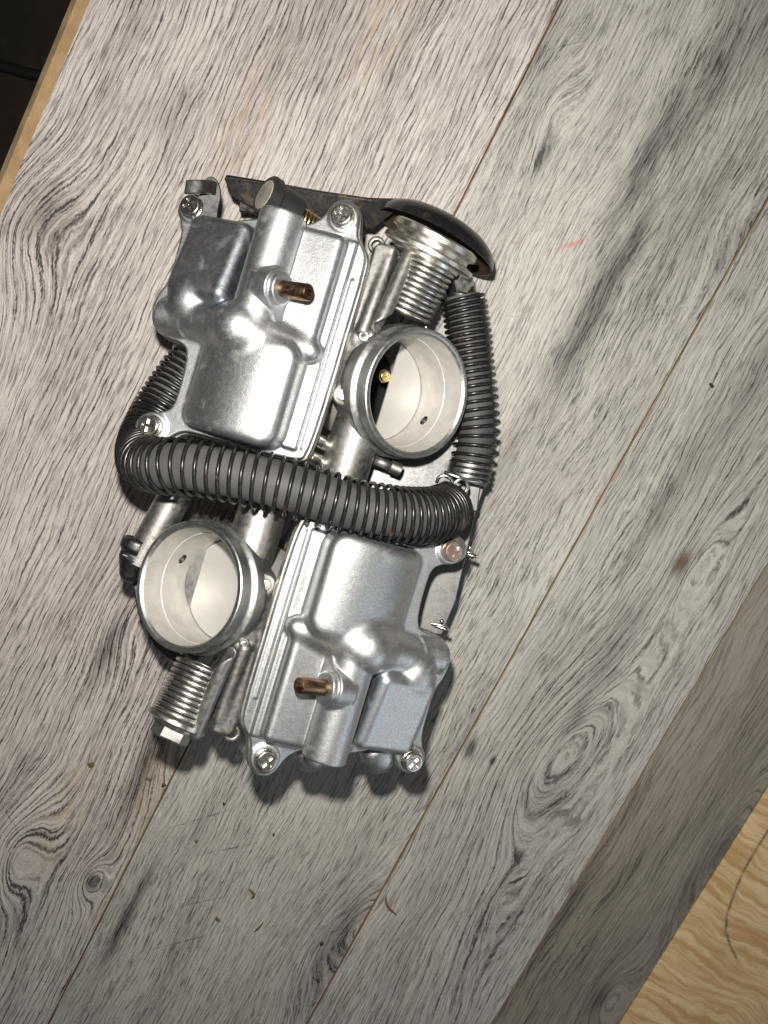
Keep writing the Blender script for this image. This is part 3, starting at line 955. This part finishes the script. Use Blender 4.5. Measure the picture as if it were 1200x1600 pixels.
def carb(upper):
    C = CARB_U if upper else CARB_L
    k = KU if upper else (lambda px, py, Z: KL(px, py, Z))
    body = mesh_obj('carburetor_body', YV, YF, M['body'], root) if upper else None
    if not upper:
        body = bpy.data.objects.new('carburetor_body', BODY.data); COL.objects.link(body); body.parent = root
    m = C.copy(); m.translation = m.translation * S
    body.matrix_local = m
    body['label'] = 'upper carburetor casting, capped in black' if upper else 'lower carburetor casting with exposed spring end'
    I4 = Matrix.Identity(4)
    if upper:
        carb.bowl = one('float_bowl', BV, BF, bowl_mat('cast_aluminium_bowl_shaded', .45))
        gk = prism(chaikin([q(b, a, -9)[:2] for b, a in _out], 2) * 1.0, -11.2, -6.6)
        carb.gasket = one('bowl_gasket', *gk, M['gasket'], smooth=False)
    if upper:
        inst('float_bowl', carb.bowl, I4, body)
    else:
        me2 = carb.bowl.copy(); me2.materials.clear(); me2.materials.append(bowl_mat('cast_aluminium_bowl_blue_sheen', 0.0))
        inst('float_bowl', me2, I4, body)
    inst('bowl_gasket', carb.gasket, I4, body)
    # screws with washers
    for i, (b, a) in enumerate(SCREWS):
        c = q(b, a, 0)
        me = ME_RUSTY if (not upper and i == 2) else ME_SCREW
        inst('bowl_screw', me, frame((c[0], c[1], 10.5), (random.uniform(-.08, .02), random.uniform(-.05, .05), 1), random.uniform(0, 90)), body)
    # drain pipe of brass
    L = np.linalg.norm(NIP1 - NIP0)
    V, F = lathe([(12.5, -20), (12.5, L - 3), (11.2, L - .6), (8.5, L), (4.5, L), (4, L - 2), (4, L - 9), (0, L - 9)], 28)
    if upper: carb.nip = one('drain_pipe', V, F, M['brass'], sharp=40)
    inst('drain_pipe', carb.nip, frame(NIP0, NIP1 - NIP0), body)
    # throat
    fr = FR
    inst('intake_bell', ME_BELL, fr, body)
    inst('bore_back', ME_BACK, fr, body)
    V, F = plate(20 if upper else None, 87.3 if upper else 86.6)
    pl = mesh_obj('throttle_plate', V, F, M['plate'], body, smooth=False)
    mm = fr @ Matrix.Translation((0, 0, -114)) @ Matrix.Rotation(R(-6 if upper else -2), 4, 'Y')
    mm.translation = mm.translation * S
    pl.matrix_local = mm
    if upper:
        inst('plate_screw', ME_GOLD, fr @ Matrix.Translation((13, 26, -124)), body)
    # port hole in the bore wall: a dark recess drilled into it
    inst('bore_port', ME_PORT, fr @ Matrix.Rotation(R(PORTA), 4, 'Z') @ Matrix.Translation((88.5, 0, PORTZ)) @ Matrix.Rotation(R(-90), 4, 'Y'), body)
    # ear screws
    t = KR(569, 527, -4); inst('ear_screw', ME_SLOT, frame(t, (.1, 0, 1)), body)
    t = KR(535, 617, -4); inst('ear_pin', ME_PIN, frame(t + (0, 0, -2), (.1, 0, 1)), body)
    # plug ring at the end of the lower boss
    p, e = KR(562, 660, -45), KR(536, 742, -58)
    inst('plug_ring', ME_PLUG, frame(e, e - p), body)
    # return spring
    A0, A1 = KR(629, 492, -44), KR(671, 408, -24)
    if upper:
        carb.spr = one('return_spring', *helix(A0, A1, 43, 10.5, 3.7), M['spring'])
        ax = A1 - A0
        Q = np.array([A0 + ax * .02, A1 + ax * .14])
        carb.rod = one('spring_core', *sweep(Q, 36, 32), M['gasket'])
    inst('return_spring', carb.spr, I4, body)
    inst('spring_core', carb.rod, I4, body)
    return body

def mplate():
    n = NT('brushed_plate')
    o = n.obj()
    x, y, z = n.sep(o)
    t = n.noise(n.xyz(n.m('MULTIPLY', x, 400.0), n.m('MULTIPLY', y, 6000.0), 0.0), 1.0, 2, .6)
    g = n.noise(o, 200, 4, .6)
    n.set(Base_Color=n.mix(g, (.54, .53, .50), (.64, .625, .59)), Metallic=.45, Roughness=n.m('MULTIPLY_ADD', t, .1, .36))
    return n.mat
M['plate'] = mplate()
ME_GOLD = ME_SCREW.copy(); ME_GOLD.materials.clear(); ME_GOLD.materials.append(M['gold'])
ME_GOLD.transform(Matrix.Scale(.62, 4))
ME_PORT = one('bore_port', *lathe([(12.5, -1.5), (12, -.2), (9.6, .35), (8.6, .2), (8.2, -12), (0, -13)], 24), M['bore'], mats=[M['darksteel']], fmat=[0] * 24 * 3 + [1] * 24 * 2, sharp=35)
ME_PLUG = one('plug_ring', *lathe([(0, 9), (30, 9), (37, 6.5), (40.5, 3), (40.5, -3), (38, -5), (36, -9)], 48), M['zincplate'], sharp=35)
BODY = None
BODY = carb(True)
LOWER = carb(False)

# slide chamber under the lower casting: it is what the lower end stands on
_m = ROOT_M @ Matrix.Scale(S, 4) @ CARB_L
_mi = _m.inverted()
c = _m @ Vector(KR(500, 560, -150)); foot = _mi @ Vector((c.x, c.y, 0.0)); head = _mi @ Vector((c.x, c.y, c.z))
o = mesh_obj('slide_chamber', *sweep(np.array([head, (head * .3 + foot * .7), foot]), [78, 80, 74], 40), M['darksteel'], LOWER, sharp=40)
# ---- end stack of the lower spring: flange washer and block
Cl = lambda px, py, Z: KL(px, py, Z)
A0, A1 = KR(629, 492, -44), KR(671, 408, -24)
axd = nrm(A1 - A0)
fz = frame(A1 + axd * 4, axd)
V, F = lathe([(20, -4), (46, -4), (49, -2), (49, 3), (46, 5), (40, 6), (38, 11), (20, 11)], 56)
o = mesh_obj('spring_washer', V, F, M['zincplate'], sharp=35); me = o.data; bpy.data.objects.remove(o)
inst('spring_washer', me, fz, LOWER)
V, F = lathe([(0, 10), (29, 10), (32, 12), (32, 27), (29, 30), (0, 30)], 6)
o = mesh_obj('hex_end', V, F, M['body'], smooth=False); me = o.data; bpy.data.objects.remove(o)
inst('hex_end', me, fz @ Matrix.Rotation(R(8), 4, 'Z'), LOWER)

# ---- upper spring end: pale flange stack and the black cap
fz = frame(A1 + axd * 3 + np.array((-5, 0, 6)), axd)
V, F = lathe([(30, -7), (50, -7), (56, -4), (57, 1), (74, 2), (77, 4), (77, 10), (74, 12), (66, 13), (63, 16), (63, 21), (67, 24), (72, 26), (72, 34), (69, 37), (30, 37)], 72)
o = mesh_obj('spring_flange', V, F, M['zincplate'], sharp=35); me = o.data; bpy.data.objects.remove(o)
inst('spring_flange', me, fz, BODY)
CAPC = W(688, 364, -78)
up = W(700, 300, -120)
cu = CARB_U.to_3x3() @ Vector(axd)
cap_ax = nrm((.46, .87, .06))
V, F = lathe([(0, 24), (30, 23), (60, 19), (82, 12), (96, 3), (103, -6), (106, -15), (106.5, -18), (103.5, -18.6), (101, -10), (93, 0), (79, 8), (58, 15), (28, 19), (0, 20)], 80)
FM = [0] * 80 * 6 + [0] * 80 + [2] * 80 + [1] * 80 * 7
FM = FM[:len(F)]
o = mesh_obj('black_cap', V, F, M['black'], mats=[M['rustin'], M['steel']], fmat=FM, sharp=50); me = o.data; bpy.data.objects.remove(o)
cap = inst('black_cap', me, frame(CAPC, cap_ax), root)
cap['label'] = 'domed black steel cap with brown inner side'

# ---- black bracket bar running left from the cap
def ribbon(pts, widths, thick, up=(0, 0, 1)):
    """flat bar following pts; each point's strip leans along 'side' vectors given in widths"""
    P = np.asarray(pts, float); Wd = np.asarray(widths, float)
    T = np.gradient(P, axis=0)
    V, F = [], []
    for i in range(len(P)):
        n = nrm(np.cross(T[i], Wd[i])) * thick / 2
        V += [P[i] + n, P[i] + Wd[i] + n, P[i] + Wd[i] - n, P[i] - n]
    for i in range(len(P) - 1):
        a = i * 4
        for j in range(4):
            k2 = (j + 1) % 4
            F.append((a + j, a + k2, a + 4 + k2, a + 4 + j))
    F += [(3, 2, 1, 0), tuple(len(V) - 4 + j for j in range(4))]
    return V, F

def bevel(o, w, seg=2, ang=35):
    m = o.modifiers.new('bevel', 'BEVEL'); m.width = w * S; m.segments = seg; m.limit_method = 'ANGLE'; m.angle_limit = R(ang)
    o.data.set_sharp_from_angle(angle=R(50))
    return o

top = [(350, 277, -80), (400, 284, -74), (460, 292, -68), (520, 301, -64), (575, 309, -64), (640, 312, -70)]
bot = [(362, 306, -92), (402, 328, -92), (462, 342, -90), (520, 351, -90), (585, 357, -90), (604, 334, -92)]
P = [np.array(W(*t)) for t in top]; B2 = [np.array(W(*t)) for t in bot]
Q = [b - a for a, b in zip(P, B2)]
V, F = ribbon(P, Q, 9)
bar = bevel(mesh_obj('bracket_bar', V, F, M['worn'], root), 3)
bar['label'] = 'black steel bar running left from the domed cap'
top = [(352, 276, -96), (420, 287, -92), (500, 301, -84), (575, 316, -78), (610, 322, -80)]
P = [np.array(W(*t)) for t in top]
V, F = ribbon(P, [np.array((2, 6, -46.0))] * 5, 8)
o = bevel(mesh_obj('bar_lip', V, F, M['black'], bar), 3)
V, F = ribbon([np.array(W(*t)) for t in ((372, 300, -104), (384, 300, -104), (408, 306, -104))], [np.array((2, -32, -4.0))] * 3, 6)
bevel(mesh_obj('bar_tab', V, F, M['black'], bar), 2)

# ---- hook tab at the upper left screw
def slab(name, pts, Z, t, mat, parent=root, bw=2.0):
    P = [W(px, py, Z) for px, py in pts]
    V, F = prism([(p.x, p.y) for p in P], Z - t, Z)
    area = sum(P[i].x * P[(i + 1) % len(P)].y - P[(i + 1) % len(P)].x * P[i].y for i in range(len(P)))
    if area < 0:
        F = [f[::-1] for f in F]
    return bevel(mesh_obj(name, V, F, mat, parent), bw)
hk = slab('hook_tab', [tuple(p) for p in chaikin([(300, 356), (299, 336), (304, 312), (315, 300), (318, 287), (324, 275), (336, 276), (344, 289), (346, 308), (340, 330), (340, 356), (320, 364)], 2)], -26, 6, M['darksteel'], root, 1.5)
hk['label'] = 'grey hooked steel tab under the upper left bowl screw'
hpts = [np.array(W(*t)) for t in ((339, 286, -29), (332, 282, -22), (325, 281, -10), (317, 281, 0), (304, 281, 4), (291, 282, 2))]
hq = spline(hpts, 16)[0]
V, F = ribbon(list(hq), [np.array((-3, -21, 0.0))] * 16, 6)
bevel(mesh_obj('hook_lip', V, F, M['darksteel'], hk), 1.8)

M['face'] = metal('worn_grey_face', (.30, .28, .24), (.42, .39, .34), .5, .7, bump=.15, metallic=.3, stain=(.15, .13, .1), stain_amt=(.5, .65))
# ---- idle adjusting knob: black rubber sleeve with grey face and a brass spring
p0, p1, p2 = np.array(W(413, 304, 26)), np.array(W(450, 328, 2)), np.array(W(506, 365, -40))
ax = nrm(p1 - p0)
kn = inst('adjuster_knob', one('adjuster_knob', *lathe([(0, 1), (23, 1), (24, 0), (29, .5), (33, -3), (33, -15), (29.5, -19), (29.5, -56), (26, -60), (12, -60)], 14), M['brubber'], mats=[M['face']] if 'face' in M else [M['body']],
          fmat=[1] * 28 + [0] * 14 * 7, sharp=30), frame(p0, -ax), root)
_km = frame(p0, -ax); _km.translation = _km.translation * S
KNI = _km.inverted()
sp = mesh_obj('adjuster_spring', *helix(p1 + ax * 12, p2, 15, 8.5, 2.7), M['gold'], kn)
sp.matrix_local = KNI
st = mesh_obj('adjuster_stem', *sweep(np.array([p1, p2]), 8, 16), M['darksteel'], kn)
st.matrix_local = KNI
kn['label'] = 'black rubber adjuster sleeve with grey end face'

# ---- hoses with their spring guards
def hose(name, pts, r_hose, r_coil, wire, density, label, n=400):
    P = [np.array(W(*p)) for p in pts]
    Q, L = spline(P, n)
    V, F = sweep(Q, r_hose, 28)
    h = mesh_obj(name, V, F, M['hose'], root)
    h['label'] = label
    T, N, B = frames(Q)
    s = np.linspace(0, L, n)
    f = np.linspace(0, 1, n)
    pitch = np.interp(f, [d[0] for d in density], [d[1] for d in density])
    th = np.concatenate([[0], np.cumsum(2 * np.pi * (L / (n - 1)) / ((pitch[1:] + pitch[:-1]) / 2))])
    th *= (round(th[-1] / (2 * np.pi)) * 2 * np.pi) / th[-1]
    m = int(th[-1] / (2 * np.pi) * 30)
    tt = np.linspace(0, th[-1], m)
    si = np.interp(tt, th, np.arange(n))
    lerp = lambda A: np.stack([np.interp(si, np.arange(n), A[:, k]) for k in range(3)], 1)
    rnd = np.interp(si, np.arange(n), np.interp(np.arange(n), np.linspace(0, n, 24), np.random.RandomState(3).uniform(-.7, .7, 24)))
    sag = np.array((0, -1.5, 2.5)) * 0
    C = lerp(Q) + (r_coil + rnd)[:, None] * (np.cos(tt)[:, None] * lerp(N) + np.sin(tt)[:, None] * lerp(B)) + sag
    V, F = sweep(C, wire, 7)
    mesh_obj('spring_guard', V, F, M['wirecoil'], h)
    return h

hose('breather_hose', [(324, 548, -118), (298, 575, -112), (270, 612, -106), (243, 656, -98), (226, 698, -70), (228, 722, -24), (254, 728, 14), (300, 730, 38), (400, 748, 55), (475, 769, 57), (550, 792, 52),
                       (620, 804, 40), (668, 805, 18), (690, 800, -14), (696, 797, -60), (694, 798, -110)],
     35.5, 42.3, 3.2, [(0, 11), (.2, 8.5), (.27, 10), (.33, 14), (.42, 16.5), (.62, 17), (.72, 14.5), (.8, 11), (.87, 8.7), (1, 8)],
     'thick grey hose wrapped in black coil crossing over both carburetors')
hose('vent_hose', [(722, 462, -100), (728, 500, -104), (735, 560, -110), (742, 630, -114), (744, 680, -116), (736, 726, -118), (731, 750, -119)],
     30, 35.5, 3.2, [(0, 9), (.3, 10.5), (.6, 14), (.85, 17), (.93, 9), (1, 9)], 'thinner coil-wrapped hose running down beside the upper intake')

# collar and plate where the vent hose ends
p, e = np.array(W(737, 722, -117)), np.array(W(728, 752, -119))
cl = mesh_obj('hose_collar', *sweep(np.array([p, (p + e) / 2, e]), [36, 37, 36], 32), M['steel'], root, sharp=40)
cl['label'] = 'grey metal collar clamping the end of the vent hose'
def wire(name, pts, r, mat, parent, n=60):
    Q, _ = spline([np.array(W(*p)) for p in pts], n)
    o = mesh_obj(name, *sweep(Q, r, 8), mat, parent)
    return o
wire('clamp_ring', [(695, 738, -85), (706, 742, -78), (730, 750, -76), (752, 752, -90), (758, 748, -118)], 3.4, M['zincplate'], cl)
wire('wire_clip', [(682, 754, -52), (686, 746, -48), (694, 743, -46), (703, 747, -46), (710, 757, -48), (712, 753, -48), (720, 748, -48), (728, 752, -50), (730, 762, -52), (726, 770, -54)], 3.0, M['spring'], cl)
for (px, py) in ((734, 862), (690, 976)):
    wire('cotter_pin', [(px - 16, py - 2, -128), (px - 2, py + 1, -124), (px + 8, py + 5, -124), (px + 9, py + 8, -126), (px, py + 5, -130), (px - 12, py + 1, -132)], 2.6, M['spring'], root)
    ball = inst('pin_end', one('pin_end', *lathe([(0, 4), (3, 3), (4, 0), (3, -3), (0, -4)], 12), M['spring']), Matrix.Translation(W(px, py - 6, -122)), root)

# hidden-side steel plate that ties both castings together
pl = slab('tie_plate', [(520, 720), (600, 690), (680, 650), (752, 690), (758, 760), (744, 800), (728, 870), (712, 940), (690, 992), (664, 990), (600, 960), (520, 900)], -138, 9, M['steel'])
pl['label'] = 'flat grey steel plate under the hose joining both carburetors'
slab('tie_plate_end', [(748, 745), (752, 752), (746, 798), (738, 800), (718, 780), (722, 742)], -128, 8, M['steel'], root)
pl2 = slab('tie_plate', [(430, 800), (360, 830), (270, 870), (214, 880), (206, 905), (216, 960), (246, 1020), (280, 1045), (350, 1010), (420, 930)], -140, 9, M['darksteel'])
pl2['label'] = 'dark steel plate behind the lower intake'

# thick linkage tube and clevis at the left of the lower intake
p, e = np.array(W(276, 770, -92)), np.array(W(216, 880, -96))
lk = mesh_obj('linkage_tube', *sweep(np.array([p, e]), 27, 32), M['body'], root, sharp=40)
lk['label'] = 'smooth round linkage tube left of the lower intake'
def f_clevis(X, Y, Z):
    d = d_cyl(X, Y, Z, (0, -2, 0), (0, 22, 0), 28, 9)
    d = su(d, d_cap(X, Y, Z, (0, -10, -2), (3, -34, -6), 24, 19), 5)
    d = np.maximum(d, -d_box(X, Y, Z, (14, 6, 16), (6, 13, 18), 3))
    d = np.maximum(d, -d_box(X, Y, Z, (0, -9, 30), (40, 1.6, 16), 1))
    return d
V, F = solid(f_clevis, (-34, -54, -34), (34, 34, 34), 1.6)
cv = inst('linkage_clevis', one('linkage_clevis', V, F, M['darksteel'], sharp=45), Matrix.Translation(W(212, 862, -90)) @ Matrix.Rotation(R(-20), 4, 'Z'), root)
inst('clevis_pin', one('clevis_pin', *lathe([(0, 6), (4, 5), (6, 2), (6, -20)], 16), M['zincplate']), Matrix.Translation((22, 2, 12)) @ Matrix.Rotation(R(40), 4, 'Y'), cv)
# pale feet of the lower casting, showing past the bowl edge
for (px, py, r, n) in ((486, 1186, 24, 1), (592, 1188, 26, 1)):
    inst('casting_foot', one('casting_foot', *lathe([(0, 8), (r * .6, 7), (r, 2), (r, -40)], 28), M['bowl']), frame(KL(px, py, -34), (0, .25, 1)), LOWER)

# little rod with a sleeve below the upper intake
p, e = np.array(W(585, 719, -70)), np.array(W(612, 729, -72)); e2 = np.array(W(626, 735, -73))
rd = mesh_obj('adjuster_rod', *sweep(np.array([p, e]), 8, 16), M['body'], root)
o = mesh_obj('rod_sleeve', *sweep(np.array([e - (e2 - e) * .1, e2]), 10.5, 16), M['body'], rd, sharp=40)
for (px, py) in ((498, 689), (489, 716)):
    p = np.array(W(px, py, -34)); d = nrm((.25, -.1, 1))
    inst('link_pin', one('link_pin', *lathe([(0, 9), (9, 9), (11, 6), (11, -24)], 18), M['spring'], sharp=40), frame(p, (-.7, .3, .6)), root)

# elbow and nut at the top of the vent hose
p, e = np.array(W(712, 428, -92)), np.array(W(724, 470, -100))
el = mesh_obj('hose_elbow', *sweep(spline([np.array(W(700, 425, -100)), p, e], 20)[0], 24, 24), M['darksteel'], root, sharp=40)
inst('elbow_nut', one('elbow_nut', *lathe([(0, 10), (16, 10), (19, 7), (19, -10), (0, -10)], 6), M['zincplate'], smooth=False), frame(W(722, 442, -70), (.3, -.25, 1)), el).matrix_local
elbow_fix = el
bpy.context.view_layer.update()

# ------------------------------------------------------------------ crumbs and shavings lying on the planks
def chip_mat(name, c):
    n = NT(name)
    o = n.obj()
    f = n.noise(o, 900, 3, .6)
    n.set(Base_Color=n.mix(f, tuple(k * .6 for k in c), c), Roughness=.75)
    return n.mat
CD, CB = chip_mat('dark_crumb', (.035, .026, .022)), chip_mat('brown_chip', (.16, .09, .045))
def crumb(px, py, r, mat, label, cat='crumb', group=None, flat=.7, seed=0):
    rn = random.Random(seed)
    bm = bmesh.new()
    bmesh.ops.create_icosphere(bm, subdivisions=2, radius=1.0)
    ph = [rn.uniform(0, 6) for _ in range(6)]
    for v in bm.verts:
        k = 1 + .28 * math.sin(3 * v.co.x + ph[0]) * math.cos(2.5 * v.co.y + ph[1]) + .2 * math.sin(4 * v.co.z + ph[2] + 2 * v.co.x)
        v.co = Vector((v.co.x * k * rn.uniform(.95, 1.05) * r, v.co.y * k * r * .75, v.co.z * k * r * flat)) * S
    zmin = min(v.co.z for v in bm.verts)
    for v in bm.verts: v.co.z -= zmin
    me = bpy.data.meshes.new('crumb'); bm.to_mesh(me); bm.free()
    me.materials.append(mat)
    o = bpy.data.objects.new('crumb', me); COL.objects.link(o)
    p = on_table(px, py)
    o.location = (p.x, p.y, .0001 + (.0002 if p.dot(DV) * 1000 > OFF[2] else 0)); o.rotation_euler = (0, 0, rn.uniform(0, 6))
    return tag(o, label, cat, group)
G = 'tiny crumbs scattered on the planks'
crumb(1110, 602, 4.6, CD, 'black crumb alone on the arched-grain plank near the right edge', group=G, seed=1)
crumb(275, 590, 3.6, CD, 'small dark crumb between left hose loop and upper float bowl', group=G, seed=2)
crumb(257, 607, 4.2, CD, 'larger dark crumb just left of the hose loop', group=G, seed=3)
crumb(143, 1194, 7.5, CB, 'brown flat chip left of the lower spring', 'wood chip', flat=.3, seed=4)
crumb(234, 1217, 5.0, CB, 'small brown chip below the lower spring end', 'wood chip', flat=.35, seed=5)
crumb(256, 1226, 4.4, CD, 'dark crumb on the seam below the lower spring', group=G, seed=6)
crumb(428, 1303, 3.4, CD, 'tiny dark crumb below the lower float bowl', group=G, seed=7)
crumb(503, 1472, 5.0, CD, 'dark crumb on the smoky knot near the bottom', group=G, seed=8)
crumb(678, 957, 2.8, CD, 'tiny crumb beside the lower cotter pin', group=G, seed=9)
crumb(497, 1531, 5.0, CD, 'dark chip beside the seam near the bottom edge', group=G, flat=.4, seed=10)
crumb(350, 1255, 3.0, CD, 'tiny crumb left under the lower bowl shadow', group=G, seed=11)
crumb(340, 1436, 5.5, CB, 'flat brown flake between two scratches', 'wood chip', flat=.2, seed=12)
crumb(307, 1314, 4.0, CB, 'small brown flake beside a scratch', 'wood chip', flat=.2, seed=13)
def shaving(pts, r, label, z=.0006):
    Q, _ = spline([np.array((on_table(px, py, z + dz) / S)) for px, py, dz in pts], 24)
    V, F = sweep(Q, np.interp(np.linspace(0, 1, 24), [0, .3, .7, 1], [r * .3, r, r, r * .3]), 7)
    return tag(mesh_obj('wood_shaving', V, F, CB), label, 'shaving', 'curled shavings')
shaving([(604, 1397, 0), (603, 1407, .0008), (607, 1418, .001), (614, 1425, .0004), (620, 1430, 0)], 2.3, 'curled brown shaving right of the lower seam')
shaving([(389, 1389, 0), (394, 1394, .0008), (397, 1399, .0008), (392, 1405, 0)], 2.6, 'short brown shaving curl below the lower bowl')
shaving([(412, 1440, 0), (406, 1448, .0006), (396, 1457, 0)], 1.6, 'thin straight shaving above the smoky knot')
